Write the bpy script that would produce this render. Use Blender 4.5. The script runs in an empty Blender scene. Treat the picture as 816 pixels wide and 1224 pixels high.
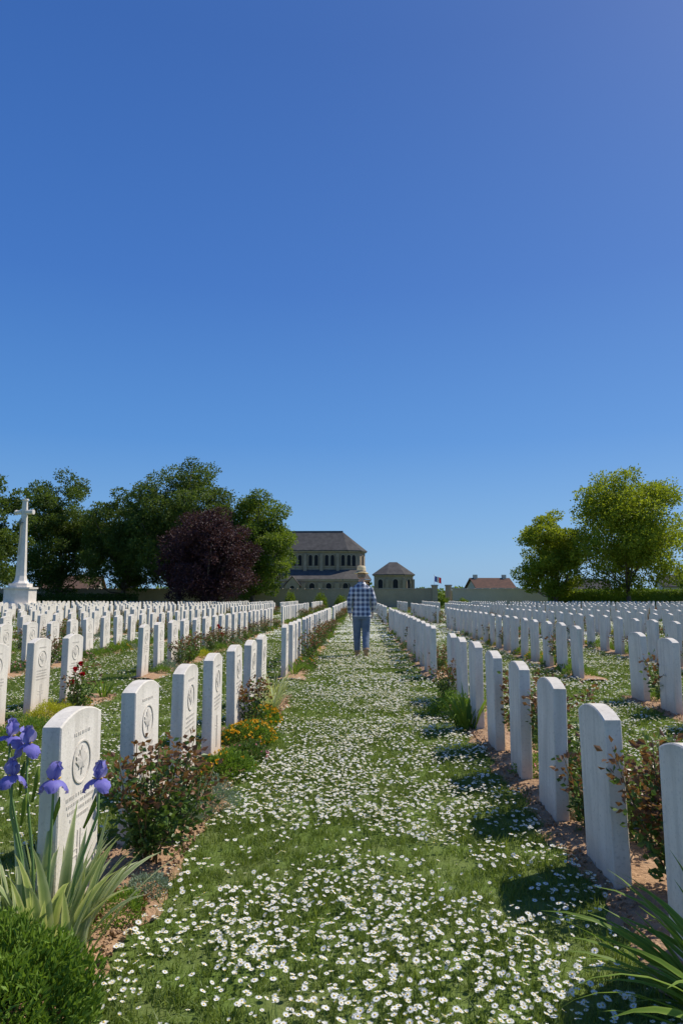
import bpy, math, random
import numpy as np
from mathutils import Vector, Matrix, noise, kdtree
R = math.radians
rng = np.random.default_rng(7)
random.seed(7)
scene = bpy.context.scene
COL = scene.collection

# ------------------------------------------------------------------ materials
def new_mat(name):
    m = bpy.data.materials.new(name); m.use_nodes = True
    nt = m.node_tree; nt.nodes.clear()
    out = nt.nodes.new('ShaderNodeOutputMaterial')
    return m, nt, out

def N(nt, t, **kw):
    n = nt.nodes.new(t)
    for k, v in kw.items():
        if hasattr(n, k): setattr(n, k, v)
    return n

def mixc(nt, a, b, fac, mode='MIX'):
    n = nt.nodes.new('ShaderNodeMix'); n.data_type = 'RGBA'; n.blend_type = mode
    def put(i, v):
        if isinstance(v, (tuple, list)): n.inputs[i].default_value = (*v[:3], 1)
        elif isinstance(v, (int, float)): n.inputs[i].default_value = v
        else: nt.links.new(v, n.inputs[i])
    put(0, fac); put(6, a); put(7, b)
    return n.outputs[2]

def math_n(nt, op, a, b=0.0, clamp=False):
    n = nt.nodes.new('ShaderNodeMath'); n.operation = op; n.use_clamp = clamp
    for i, v in enumerate((a, b)):
        if isinstance(v, (int, float)): n.inputs[i].default_value = v
        else: nt.links.new(v, n.inputs[i])
    return n.outputs[0]

def noise_n(nt, scale, detail=3, coord='world', rough=0.55):
    n = nt.nodes.new('ShaderNodeTexNoise')
    n.inputs['Scale'].default_value = scale; n.inputs['Detail'].default_value = detail
    n.inputs['Roughness'].default_value = rough
    if coord == 'world':
        g = nt.nodes.new('ShaderNodeNewGeometry'); nt.links.new(g.outputs['Position'], n.inputs['Vector'])
    else:
        g = nt.nodes.new('ShaderNodeTexCoord'); nt.links.new(g.outputs['Object'], n.inputs['Vector'])
    return n.outputs['Fac']

def ramp(nt, fac, stops):
    r = nt.nodes.new('ShaderNodeValToRGB')
    while len(r.color_ramp.elements) < len(stops): r.color_ramp.elements.new(0.5)
    for e, (p, c) in zip(r.color_ramp.elements, stops):
        e.position = p; e.color = (*c, 1) if len(c) == 3 else c
    nt.links.new(fac, r.inputs[0])
    return r.outputs[0]

def foliage(name, dark, light, trans=0.35, nscale=2.0, rough=0.55, spec=0.25):
    m, nt, out = new_mat(name)
    at = N(nt, 'ShaderNodeAttribute'); at.attribute_name = 'tint'
    nz = noise_n(nt, nscale)
    f = math_n(nt, 'ADD', math_n(nt, 'MULTIPLY', at.outputs['Fac'], 0.65), math_n(nt, 'MULTIPLY', nz, 0.35), True)
    c = mixc(nt, dark, light, f)
    p = N(nt, 'ShaderNodeBsdfPrincipled')
    nt.links.new(c, p.inputs['Base Color']); p.inputs['Roughness'].default_value = rough
    p.inputs['Specular IOR Level'].default_value = spec
    t = N(nt, 'ShaderNodeBsdfTranslucent')
    c2 = mixc(nt, c, (1.0, 1.0, 0.5), 1.0, 'MULTIPLY')
    nt.links.new(c2, t.inputs['Color'])
    mx = N(nt, 'ShaderNodeMixShader'); mx.inputs[0].default_value = trans
    nt.links.new(p.outputs[0], mx.inputs[1]); nt.links.new(t.outputs[0], mx.inputs[2])
    nt.links.new(mx.outputs[0], out.inputs[0])
    return m

def simple(name, c1, c2=None, nscale=8.0, rough=0.8, bump=0.0, bscale=40.0, spec=0.3, coord='object', detail=4):
    m, nt, out = new_mat(name)
    p = N(nt, 'ShaderNodeBsdfPrincipled'); p.inputs['Roughness'].default_value = rough
    p.inputs['Specular IOR Level'].default_value = spec
    if c2 is None: p.inputs['Base Color'].default_value = (*c1, 1)
    else:
        f = noise_n(nt, nscale, detail, coord)
        f = ramp(nt, f, [(0.3, (0, 0, 0)), (0.7, (1, 1, 1))])
        nt.links.new(mixc(nt, c1, c2, f), p.inputs['Base Color'])
    if bump > 0:
        b = N(nt, 'ShaderNodeBump'); b.inputs['Strength'].default_value = bump; b.inputs['Distance'].default_value = 0.02
        nt.links.new(noise_n(nt, bscale, 5, coord), b.inputs['Height']); nt.links.new(b.outputs[0], p.inputs['Normal'])
    nt.links.new(p.outputs[0], out.inputs[0])
    return m

def two_scale_mat(name, a, b, c, s1, s2, rough=0.95, bump=0.5, bscale=30, dist=0.02):
    m, nt, out = new_mat(name)
    p = N(nt, 'ShaderNodeBsdfPrincipled'); p.inputs['Roughness'].default_value = rough
    p.inputs['Specular IOR Level'].default_value = 0.1
    f1 = ramp(nt, noise_n(nt, s1, 4), [(0.35, (0, 0, 0)), (0.65, (1, 1, 1))])
    f2 = ramp(nt, noise_n(nt, s2, 4), [(0.4, (0, 0, 0)), (0.7, (1, 1, 1))])
    col = mixc(nt, mixc(nt, a, b, f1), c, math_n(nt, 'MULTIPLY', f2, 0.6))
    nt.links.new(col, p.inputs['Base Color'])
    bp = N(nt, 'ShaderNodeBump'); bp.inputs['Strength'].default_value = bump; bp.inputs['Distance'].default_value = dist
    nt.links.new(noise_n(nt, bscale, 6), bp.inputs['Height']); nt.links.new(bp.outputs[0], p.inputs['Normal'])
    nt.links.new(p.outputs[0], out.inputs[0])
    return m

M = {}
M['ground'] = two_scale_mat('lawn_ground', (0.095, 0.150, 0.028), (0.145, 0.20, 0.045), (0.16, 0.17, 0.07), 0.35, 3.0, bscale=60)
M['soil'] = two_scale_mat('bed_soil', (0.40, 0.25, 0.145), (0.50, 0.33, 0.20), (0.28, 0.17, 0.10), 6, 22, bump=1.0, bscale=45, dist=0.03)
M['grass'] = foliage('grass_blades', (0.085, 0.150, 0.025), (0.30, 0.37, 0.085), 0.42, 0.9, 0.45, 0.4)
M['petal'] = foliage('daisy_petal', (0.88, 0.87, 0.84), (0.88, 0.87, 0.84), 0.25, 3, 0.7, 0.2)
M['daisyc'] = simple('daisy_centre', (0.78, 0.55, 0.05), rough=0.8)
M['stem'] = simple('flower_stem', (0.15, 0.25, 0.08), rough=0.7)
M['bark'] = simple('tree_bark', (0.11, 0.085, 0.06), (0.18, 0.145, 0.11), 3, 0.95, 0.6, 10)
M['twig'] = simple('rose_stem', (0.14, 0.08, 0.05), (0.10, 0.14, 0.05), 10, 0.7)
M['leaf_dark'] = foliage('leaf_dark_green', (0.042, 0.080, 0.016), (0.185, 0.255, 0.05), 0.42, 0.3)
M['leaf_mid'] = foliage('leaf_mid_green', (0.080, 0.14, 0.018), (0.26, 0.34, 0.05), 0.45, 0.35)
M['leaf_lime'] = foliage('leaf_lime_green', (0.14, 0.20, 0.014), (0.44, 0.49, 0.05), 0.52, 0.35)
M['leaf_purple'] = foliage('leaf_copper_beech', (0.03, 0.013, 0.020), (0.12, 0.055, 0.06), 0.3, 0.5)
M['rose_leaf'] = foliage('rose_leaf', (0.045, 0.10, 0.02), (0.16, 0.25, 0.05), 0.3, 12, 0.4, 0.4)
M['rose_leaf_red'] = foliage('rose_leaf_red', (0.14, 0.065, 0.035), (0.28, 0.15, 0.07), 0.35, 12, 0.4, 0.4)
M['bed_green'] = foliage('bed_plant_green', (0.08, 0.16, 0.02), (0.25, 0.38, 0.06), 0.35, 15)
M['bed_grey'] = foliage('santolina_grey', (0.15, 0.22, 0.15), (0.30, 0.38, 0.28), 0.25, 15)
M['bed_lime'] = foliage('lime_mound_leaf', (0.32, 0.35, 0.02), (0.62, 0.60, 0.05), 0.3, 15)
M['strap'] = foliage('iris_leaf_variegated', (0.16, 0.27, 0.08), (0.85, 0.84, 0.52), 0.35, 20)
M['strapg'] = foliage('daylily_leaf', (0.10, 0.20, 0.02), (0.32, 0.42, 0.07), 0.4, 20)
M['iris'] = foliage('iris_petal', (0.13, 0.11, 0.62), (0.45, 0.42, 0.95), 0.45, 30)
M['irisy'] = simple('iris_beard', (0.8, 0.5, 0.08))
M['red'] = foliage('rose_petal_red', (0.32, 0.005, 0.015), (0.65, 0.02, 0.03), 0.25, 40)
M['orange'] = foliage('wallflower_petal', (0.75, 0.32, 0.02), (0.88, 0.62, 0.04), 0.25, 40)
M['pink'] = foliage('pink_petal', (0.70, 0.25, 0.35), (0.85, 0.50, 0.58), 0.3, 40)
M['slate'] = simple('slate_roof', (0.082, 0.078, 0.074), (0.125, 0.118, 0.11), 1.2, 1.0, 0.3, 6, 0.0)
M['church'] = two_scale_mat('abbey_stone', (0.44, 0.335, 0.22), (0.35, 0.27, 0.185), (0.25, 0.20, 0.15), 0.35, 1.6, 0.95, 0.4, 3, 0.05)
M['churcht'] = simple('abbey_trim', (0.50, 0.39, 0.26), (0.40, 0.31, 0.22), 1.0, 0.9)
M['glass'] = simple('window_glass', (0.02, 0.02, 0.023), rough=0.6, spec=0.2)
M['brownroof'] = simple('brown_tile_roof', (0.17, 0.105, 0.08), (0.11, 0.078, 0.065), 2, 1.0, spec=.0)
M['render_w'] = simple('rendered_wall', (0.62, 0.56, 0.47), (0.52, 0.47, 0.39), 1, 0.9)
M['white'] = simple('white_paint', (0.78, 0.78, 0.76), rough=0.5)
M['flagb'] = foliage('flag_blue', (0.02, 0.06, 0.45), (0.02, 0.06, 0.45), .4); M['flagr'] = foliage('flag_red', (0.75, 0.02, 0.03), (0.75, 0.02, 0.03), .4)
M['bronze'] = simple('bronze', (0.20, 0.21, 0.18), rough=0.5)

def stone_mat(name, base, low, dirt=True):
    m, nt, out = new_mat(name)
    p = N(nt, 'ShaderNodeBsdfPrincipled'); p.inputs['Roughness'].default_value = 0.95
    p.inputs['Specular IOR Level'].default_value = 0.1
    f = ramp(nt, noise_n(nt, 4, 6), [(0.35, (0, 0, 0)), (0.70, (1, 1, 1))])
    c = mixc(nt, base, low, f)
    sp = ramp(nt, noise_n(nt, 70, 4), [(0.55, (0, 0, 0)), (0.70, (1, 1, 1))])
    c = mixc(nt, c, (0.46, 0.43, 0.37), math_n(nt, 'MULTIPLY', sp, 0.5))
    if dirt:
        tc = N(nt, 'ShaderNodeTexCoord'); sx = N(nt, 'ShaderNodeSeparateXYZ'); nt.links.new(tc.outputs['Object'], sx.inputs[0])
        z = math_n(nt, 'ADD', sx.outputs[2], math_n(nt, 'MULTIPLY', noise_n(nt, 14, 4), 0.12))
        g = ramp(nt, z, [(0.06, (1, 1, 1)), (0.28, (0, 0, 0))])
        c = mixc(nt, c, (0.42, 0.29, 0.18), math_n(nt, 'MULTIPLY', g, 0.65))
        gt = ramp(nt, math_n(nt, 'ADD', sx.outputs[2], math_n(nt, 'MULTIPLY', noise_n(nt, 20, 4), 0.10)), [(0.79, (0, 0, 0)), (0.87, (1, 1, 1))])
        c = mixc(nt, c, (0.42, 0.40, 0.34), math_n(nt, 'MULTIPLY', gt, 0.45))
        mp = N(nt, 'ShaderNodeMapping'); mp.inputs['Scale'].default_value = (16, 16, 1.6)
        g2 = N(nt, 'ShaderNodeNewGeometry'); nt.links.new(g2.outputs['Position'], mp.inputs['Vector'])
        n2 = N(nt, 'ShaderNodeTexNoise'); n2.inputs['Scale'].default_value = 1.0; n2.inputs['Detail'].default_value = 4; nt.links.new(mp.outputs[0], n2.inputs['Vector'])
        st = ramp(nt, n2.outputs['Fac'], [(0.48, (0, 0, 0)), (0.70, (1, 1, 1))])
        c = mixc(nt, c, (0.50, 0.46, 0.39), math_n(nt, 'MULTIPLY', st, 0.55))
    nt.links.new(c, p.inputs['Base Color'])
    b = N(nt, 'ShaderNodeBump'); b.inputs['Strength'].default_value = 0.35; b.inputs['Distance'].default_value = 0.004
    nt.links.new(noise_n(nt, 120, 5), b.inputs['Height']); nt.links.new(b.outputs[0], p.inputs['Normal'])
    nt.links.new(p.outputs[0], out.inputs[0])
    return m
M['stone'] = stone_mat('portland_stone', (0.82, 0.765, 0.67), (0.70, 0.65, 0.565))
M['carve'] = simple('carved_stone', (0.66, 0.61, 0.53), (0.58, 0.54, 0.47), 20, 0.9)
M['cross'] = stone_mat('cross_stone', (0.84, 0.78, 0.68), (0.72, 0.66, 0.57), False)

def wall_mat(name, c1, c2, c3, sc):
    m, nt, out = new_mat(name)
    p = N(nt, 'ShaderNodeBsdfPrincipled'); p.inputs['Roughness'].default_value = 0.95
    g = N(nt, 'ShaderNodeNewGeometry'); mp = N(nt, 'ShaderNodeMapping'); mp.inputs['Scale'].default_value = (sc, sc, sc * 2)
    nt.links.new(g.outputs['Position'], mp.inputs['Vector'])
    v = N(nt, 'ShaderNodeTexVoronoi'); nt.links.new(mp.outputs[0], v.inputs['Vector'])
    sp = N(nt, 'ShaderNodeSeparateColor'); nt.links.new(v.outputs['Color'], sp.inputs[0])
    c = mixc(nt, c1, c2, sp.outputs[0]); c = mixc(nt, c, c3, math_n(nt, 'MULTIPLY', noise_n(nt, 0.8, 4), 0.8))
    nt.links.new(c, p.inputs['Base Color'])
    b = N(nt, 'ShaderNodeBump'); b.inputs['Strength'].default_value = 0.6; b.inputs['Distance'].default_value = 0.03
    nt.links.new(v.outputs['Distance'], b.inputs['Height']); nt.links.new(b.outputs[0], p.inputs['Normal'])
    nt.links.new(p.outputs[0], out.inputs[0]); return m
M['wall'] = wall_mat('rubble_wall', (0.46, 0.35, 0.24), (0.62, 0.49, 0.34), (0.30, 0.24, 0.17), 4)
M['wall2'] = wall_mat('pale_rubble_wall', (0.66, 0.54, 0.40), (0.78, 0.66, 0.5), (0.5, 0.41, 0.31), 4)

# ------------------------------------------------------------------ mesh builder
class MB:
    def __init__(s): s.V = []; s.F = []; s.n = 0; s.T = []; s.mats = []; s.smooth = []
    def mi(s, mat):
        if mat not in s.mats: s.mats.append(mat)
        return s.mats.index(mat)
    def add(s, V, F, mat, tint=0.5, smooth=False):
        V = np.asarray(V, float).reshape(-1, 3)
        if isinstance(F, np.ndarray): groups = [F]
        else:
            d = {}
            for f in F: d.setdefault(len(f), []).append(f)
            groups = [np.array(x) for x in d.values()]
        for g in groups:
            if len(g): s.F.append((g + s.n, s.mi(mat), smooth))
        s.V.append(V); s.n += len(V)
        t = np.full(len(V), tint) if np.isscalar(tint) else np.asarray(tint, float)
        s.T.append(t)
    def mesh(s, name):
        me = bpy.data.meshes.new(name)
        V = np.concatenate(s.V); T = np.concatenate(s.T)
        me.vertices.add(len(V)); me.vertices.foreach_set('co', V.ravel())
        loops = np.concatenate([g.ravel() for g, _, _ in s.F])
        sizes = np.concatenate([np.full(len(g), g.shape[1]) for g, _, _ in s.F])
        mi = np.concatenate([np.full(len(g), m) for g, m, _ in s.F])
        sm = np.concatenate([np.full(len(g), b) for g, _, b in s.F])
        starts = np.concatenate([[0], np.cumsum(sizes)[:-1]])
        me.loops.add(len(loops)); me.loops.foreach_set('vertex_index', loops.astype(np.int32))
        me.polygons.add(len(sizes)); me.polygons.foreach_set('loop_start', starts.astype(np.int32))
        for m in s.mats: me.materials.append(M[m])
        me.polygons.foreach_set('material_index', mi.astype(np.int32))
        me.polygons.foreach_set('use_smooth', sm.astype(bool))
        me.update(calc_edges=True)
        a = me.attributes.new('tint', 'FLOAT', 'POINT'); a.data.foreach_set('value', T.astype(np.float32))
        me.validate()
        return me
    def obj(s, name, loc=(0, 0, 0), rot=0.0, link=True, parent=None, scale=1.0):
        o = bpy.data.objects.new(name, s.mesh(name)); o.location = loc; o.rotation_euler[2] = rot
        o.scale = (scale,) * 3
        if link: COL.objects.link(o)
        if parent: o.parent = parent
        return o

def unit(a): return a / np.maximum(np.linalg.norm(a, axis=-1, keepdims=True), 1e-9)

def leaves(mb, P, L, W, mat, tint, D=None, up=0.0, fold=0.12):
    n = len(P)
    if D is None:
        D = unit(rng.normal(size=(n, 3)) + np.array([0, 0, up]))
    else: D = unit(D)
    Q = unit(np.cross(D, rng.normal(size=(n, 3)))); Nn = np.cross(D, Q)
    L = np.broadcast_to(L, (n,))[:, None]; W = np.broadcast_to(W, (n,))[:, None]
    v = np.stack([P, P + D * L * .45 + Q * W * .5 + Nn * L * fold, P + D * L, P + D * L * .45 - Q * W * .5 + Nn * L * fold], 1)
    F = np.arange(n * 4).reshape(n, 4)
    mb.add(v.reshape(-1, 3), F, mat, np.repeat(np.broadcast_to(tint, (n,)), 4))

def tube(mb, pts, rad, mat, seg=8, tint=0.5, cap=True, ell=None):
    pts = np.asarray(pts, float); n = len(pts); rad = np.broadcast_to(rad, (n,))
    V = []
    ref = np.array([0, 1.0, 0.03])
    for i in range(n):
        t = pts[min(i + 1, n - 1)] - pts[max(i - 1, 0)]; t = t / (np.linalg.norm(t) + 1e-9)
        a = np.cross(t, ref)
        if np.linalg.norm(a) < 0.15: a = np.cross(t, [1, 0, 0.0])
        a = a / np.linalg.norm(a); b = np.cross(t, a)
        ang = np.linspace(0, 2 * np.pi, seg, endpoint=False)
        V.append(pts[i] + rad[i] * (np.cos(ang)[:, None] * a + np.sin(ang)[:, None] * b))
    V = np.concatenate(V); F = []
    for i in range(n - 1):
        for j in range(seg):
            k = (j + 1) % seg
            F.append((i * seg + j, i * seg + k, (i + 1) * seg + k, (i + 1) * seg + j))
    if cap:
        F.append(tuple(range(seg))[::-1]); F.append(tuple((n - 1) * seg + j for j in range(seg)))
    mb.add(V, F, mat, tint, True)

def loft(mb, secs, mat, seg=20, cap=True, smooth=True):
    V = []; ang = np.linspace(0, 2 * np.pi, seg, endpoint=False)
    for (cx, cy, z, rx, ry) in secs:
        V.append(np.stack([cx + rx * np.cos(ang), cy + ry * np.sin(ang), np.full(seg, z)], 1))
    V = np.concatenate(V); F = []
    n = len(secs)
    for i in range(n - 1):
        for j in range(seg):
            k = (j + 1) % seg
            F.append((i * seg + j, i * seg + k, (i + 1) * seg + k, (i + 1) * seg + j))
    if cap:
        F.append(tuple(range(seg))[::-1]); F.append(tuple((n - 1) * seg + j for j in range(seg)))
    mb.add(V, F, mat, 0.5, smooth)

def box(mb, x0, x1, y0, y1, z0, z1, mat, tx=0.0):
    V = [(x0, y0, z0), (x1, y0, z0), (x1, y1, z0), (x0, y1, z0), (x0 + tx, y0 + tx, z1), (x1 - tx, y0 + tx, z1), (x1 - tx, y1 - tx, z1), (x0 + tx, y1 - tx, z1)]
    F = [(3, 2, 1, 0), (4, 5, 6, 7), (0, 1, 5, 4), (1, 2, 6, 5), (2, 3, 7, 6), (3, 0, 4, 7)]
    mb.add(V, F, mat)

def prism(mb, foot, z0, z1, mat):
    n = len(foot); V = [(x, y, z0) for x, y in foot] + [(x, y, z1) for x, y in foot]
    F = [(i, (i + 1) % n, n + (i + 1) % n, n + i) for i in range(n)] + [tuple(range(n, 2 * n))]
    mb.add(V, F, mat)

# ------------------------------------------------------------------ scatter by geometry nodes
def scatter(name, pts, rot, scl, srcs, idx):
    c = bpy.data.collections.new(name + '_source')
    for i, s in enumerate(srcs):
        s.name = '%s_src_%02d' % (name, i); c.objects.link(s)
    me = bpy.data.meshes.new(name); me.vertices.add(len(pts))
    me.vertices.foreach_set('co', np.asarray(pts, np.float32).ravel())
    a = me.attributes.new('rot', 'FLOAT_VECTOR', 'POINT'); a.data.foreach_set('vector', np.asarray(rot, np.float32).ravel())
    a = me.attributes.new('scl', 'FLOAT', 'POINT'); a.data.foreach_set('value', np.asarray(scl, np.float32).ravel())
    a = me.attributes.new('idx', 'INT', 'POINT'); a.data.foreach_set('value', np.asarray(idx, np.int32).ravel())
    o = bpy.data.objects.new(name, me); COL.objects.link(o)
    ng = bpy.data.node_groups.new(name + '_gn', 'GeometryNodeTree')
    ng.interface.new_socket('Geometry', in_out='INPUT', socket_type='NodeSocketGeometry')
    ng.interface.new_socket('Geometry', in_out='OUTPUT', socket_type='NodeSocketGeometry')
    gi = ng.nodes.new('NodeGroupInput'); go = ng.nodes.new('NodeGroupOutput')
    ci = ng.nodes.new('GeometryNodeCollectionInfo'); ci.inputs['Collection'].default_value = c
    ci.inputs['Separate Children'].default_value = True; ci.inputs['Reset Children'].default_value = True
    ip = ng.nodes.new('GeometryNodeInstanceOnPoints'); ip.inputs['Pick Instance'].default_value = True
    def na(nm, dt):
        n = ng.nodes.new('GeometryNodeInputNamedAttribute'); n.data_type = dt; n.inputs['Name'].default_value = nm
        return [s for s in n.outputs if s.enabled and s.name == 'Attribute'][0]
    L = ng.links
    L.new(gi.outputs[0], ip.inputs['Points']); L.new(ci.outputs[0], ip.inputs['Instance'])
    L.new(na('idx', 'INT'), ip.inputs['Instance Index']); L.new(na('rot', 'FLOAT_VECTOR'), ip.inputs['Rotation'])
    L.new(na('scl', 'FLOAT'), ip.inputs['Scale']); L.new(ip.outputs[0], go.inputs[0])
    md = o.modifiers.new('scatter', 'NODES'); md.node_group = ng
    return o

# ------------------------------------------------------------------ layout
ROWS = [-1.15 - 2.2 * k for k in range(14)] + [1.11 + 2.2 * k for k in range(15)]
SP = 0.86
SEGS = [(-1.2, 8.7), (10.3, 27.2), (29.6, 45.6), (47.8, 62.0)]
def bed_edges(r): return r - 0.13, r + (0.31 if r < 0 else 0.36)
RW = np.array(sorted(ROWS))
def in_bed(x, y, m=0.0):
    wob = 0.035 * np.sin(y * 5.1 + x) + 0.025 * np.sin(y * 13.7) + 0.015 * np.sin(y * 31.0 + 2)
    res = np.zeros(len(x), bool)
    iny = np.zeros(len(x), bool)
    for a, b in SEGS: iny |= (y > a) & (y < b)
    for r in RW:
        a, b = bed_edges(r)
        res |= (x > a + m - wob) & (x < b - m + wob)
    return res & iny

mb = MB(); s = 900
mb.add([(-s, -s, 0), (s, -s, 0), (s, s, 0), (-s, s, 0)], [(0, 1, 2, 3)], 'ground'); mb.obj('ground')

mb = MB()
for r in RW:
    a, b = bed_edges(r)
    for (y0, y1) in SEGS:
        n = int((y1 - y0) / 0.06) if (abs(r) < 4 and y0 < 12) else int((y1 - y0) / 0.5)
        ys = np.linspace(y0, y1, n)
        w = 0.035 * np.sin(ys * 5.1 + r) + 0.025 * np.sin(ys * 13.7) + 0.015 * np.sin(ys * 31.0 + 2)
        xs = np.linspace(0, 1, 9)
        X = (a - w)[:, None] * (1 - xs) + (b + w)[:, None] * xs
        Z = 0.004 + 0.035 * np.sin(np.pi * xs)[None, :] ** 0.6 * np.ones((n, 1)) + rng.normal(0, 0.005, (n, 9)) * (xs * (1 - xs) * 4)
        V = np.stack([X, np.repeat(ys[:, None], 9, 1), Z], 2).reshape(-1, 3)
        I = np.arange(n * 9).reshape(n, 9)
        F = np.stack([I[:-1, :-1], I[:-1, 1:], I[1:, 1:], I[1:, :-1]], 2).reshape(-1, 4)
        mb.add(V, F, 'soil', 0.5, True)
mb.obj('flower_bed_soil')

srcs = []
for k in range(4):
    m2 = MB()
    secs = [(0, 0, -0.4, .5, .45), (0, 0, 0, 1, .8), (0.1, 0, .4, .7, .7), (0.1, 0, .6, .2, .2)]
    loft(m2, [(a_ + rng.normal(0, .1), b_, c_, d_ * rng.uniform(.8, 1.2), e_ * rng.uniform(.8, 1.2)) for a_, b_, c_, d_, e_ in secs], 'soil', 6, True, False)
    srcs.append(m2.obj('c', link=False))
P = []
for r in (-1.15, 1.11, -3.35, 3.31):
    a, b = bed_edges(r); n = 3600
    P.append(np.stack([rng.uniform(a, b, n), 1.5 + 7.2 * rng.uniform(0, 1, n) ** 1.3, np.full(n, 0.03)], 1))
P = np.concatenate(P); n = len(P)
scatter('soil_clods', P, rng.uniform(0, 6.28, (n, 3)), rng.uniform(0.003, 0.014, n), srcs, rng.integers(0, 4, n))

# ------------------------------------------------------------------ headstones
def headstone_mesh(carved, seed=3):
    mb = MB(); w, h, t = 0.19, 0.81, 0.038
    prof = [(-w, -0.08), (w, -0.08)]
    na = 12; rise = 0.042; Rr = (w * w + rise * rise) / (2 * rise); a0 = math.asin(w / Rr)
    for i in range(na + 1):
        a = a0 - 2 * a0 * i / na
        prof.append((Rr * math.sin(a), h - Rr + Rr * math.cos(a)))
    n = len(prof); b = 0.005
    def ring(x, s_):
        return [(x, y - s_ * np.sign(y) * 1.0 if abs(y) > .15 else y * (1 - s_ / .19), z - (s_ if z > 0.5 else 0)) for y, z in prof]
    V = ring(t, b) + ring(t - b, 0) + ring(-t + b, 0) + ring(-t, b)
    F = [tuple(range(n)), tuple(range(3 * n, 4 * n))[::-1]]
    for k in range(3):
        for i in range(n):
            j = (i + 1) % n
            F.append((k * n + i, (k + 1) * n + i, (k + 1) * n + j, k * n + j))
    mb.add(V, F, 'stone')
    if carved:
        x = t + 0.0005
        def slab(pts, th=0.003, mat='carve'):
            m = len(pts); V = [(x, p[0], p[1]) for p in pts] + [(x + th, p[0], p[1]) for p in pts]
            F = [tuple(range(m, 2 * m))] + [(i, (i + 1) % m, m + (i + 1) % m, m + i) for i in range(m)]
            mb.add(V, F, mat)
        zc = 0.60
        k = 28; V = []; F = []
        for r_, xx in ((0.084, x), (0.084, x + .004), (0.078, x + .004), (0.078, x)):
            for i in range(k):
                a = 2 * math.pi * i / k; V.append((xx, r_ * math.cos(a), zc + r_ * math.sin(a)))
        for q in range(3):
            for i in range(k):
                j = (i + 1) % k; F.append((q * k + i, q * k + j, (q + 1) * k + j, (q + 1) * k + i))
        mb.add(V, F, 'carve')
        half = [(0, 1), (.15, .7), (.32, .8), (.25, .35), (.45, .55), (.52, .42), (.85, .45), (.72, .2), (.85, .1), (.4, -.25), (.45, -.42), (.04, -.35), (.05, -.8)]
        full = half + [(-a, b) for a, b in half[::-1]][:-1]
        sc = 0.062; V = [(x + .006, 0, zc)] + [(x + .003, p[0] * sc, zc + p[1] * sc) for p in full] + [(x, p[0] * sc, zc + p[1] * sc) for p in full]
        m = len(full); F = [(0, 1 + i, 1 + (i + 1) % m) for i in range(m)] + [(1 + i, 1 + m + i, 1 + m + (i + 1) % m, 1 + (i + 1) % m) for i in range(m)]
        mb.add(V, F, 'carve')
        rl = random.Random(seed)
        for z, wd, hh in ((.715, .09, .012), (.48, .12, .013), (.452, .13, .011), (.425, .10, .011), (.395, .12, .011)):
            wd = wd * rl.uniform(.7, 1.1); y = -wd
            while y < wd:
                l = rl.uniform(.006, .012); slab([(y, z - hh / 2), (y + l, z - hh / 2), (y + l, z + hh / 2), (y, z + hh / 2)], .0015); y += l + rl.choice([.004, .004, .004, .012])
        for pts in ([(-.016, .10), (-.010, .10), (-.010, .34), (-.016, .34)], [(.010, .10), (.016, .10), (.016, .34), (.010, .34)],
                    [(-.06, .27), (-.016, .27), (-.016, .275), (-.06, .275)], [(.016, .27), (.06, .27), (.06, .275), (.016, .275)],
                    [(-.06, .245), (-.016, .245), (-.016, .25), (-.06, .25)], [(.016, .245), (.06, .245), (.06, .25), (.016, .25)]):
            slab(pts, .002)
    return mb
HCs = [headstone_mesh(True, s_).mesh('headstone') for s_ in (3, 5, 8, 13)]; HP_mb = headstone_mesh(False)
base_V = np.concatenate(HP_mb.V)
far = MB()
rh = random.Random(11)
for r in ROWS:
    ph = 2.64 + .19 if r < 0 else 3.06 + .19
    for (y0, y1) in SEGS:
        if y0 < 5: ys = [ph + SP * k for k in range(-1, 8) if ph + SP * k + .2 < 8.75]
        else:
            ys = list(np.arange(y0 + .35, y1 - .25, SP))
            if y0 > 40: ys = [y for y in ys if rh.random() > .06]
        for y in ys:
            jx = rh.gauss(0, .008); rz = rh.gauss(0, R(1.3)); rt = rh.gauss(0, R(.6))
            sink = -.058 * max(0, min(1, (6.5 - y) / 4.0)) if 0 < r < 2 else 0.0
            if y < 24 and abs(r) < 8:
                o = bpy.data.objects.new('headstone', HCs[rh.randrange(4)])
                o.location = (r + jx, y + rh.gauss(0, .01), sink + rh.gauss(0, .006)); o.rotation_euler = (rt, rh.gauss(0, R(.6)), rz)
                COL.objects.link(o)
            else:
                V = base_V.copy(); V[:, 2] += rh.gauss(0, .012); c, s_ = math.cos(rz), math.sin(rz)
                X = V[:, 0] * c - V[:, 1] * s_ + r + jx; Y = V[:, 0] * s_ + V[:, 1] * c + y
                V[:, 0] = X; V[:, 1] = Y
                F = [tuple(int(i) for i in f) for g, _, _ in HP_mb.F for f in g]
                far.add(V, F, 'stone')
far.obj('headstone_rows')

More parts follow.
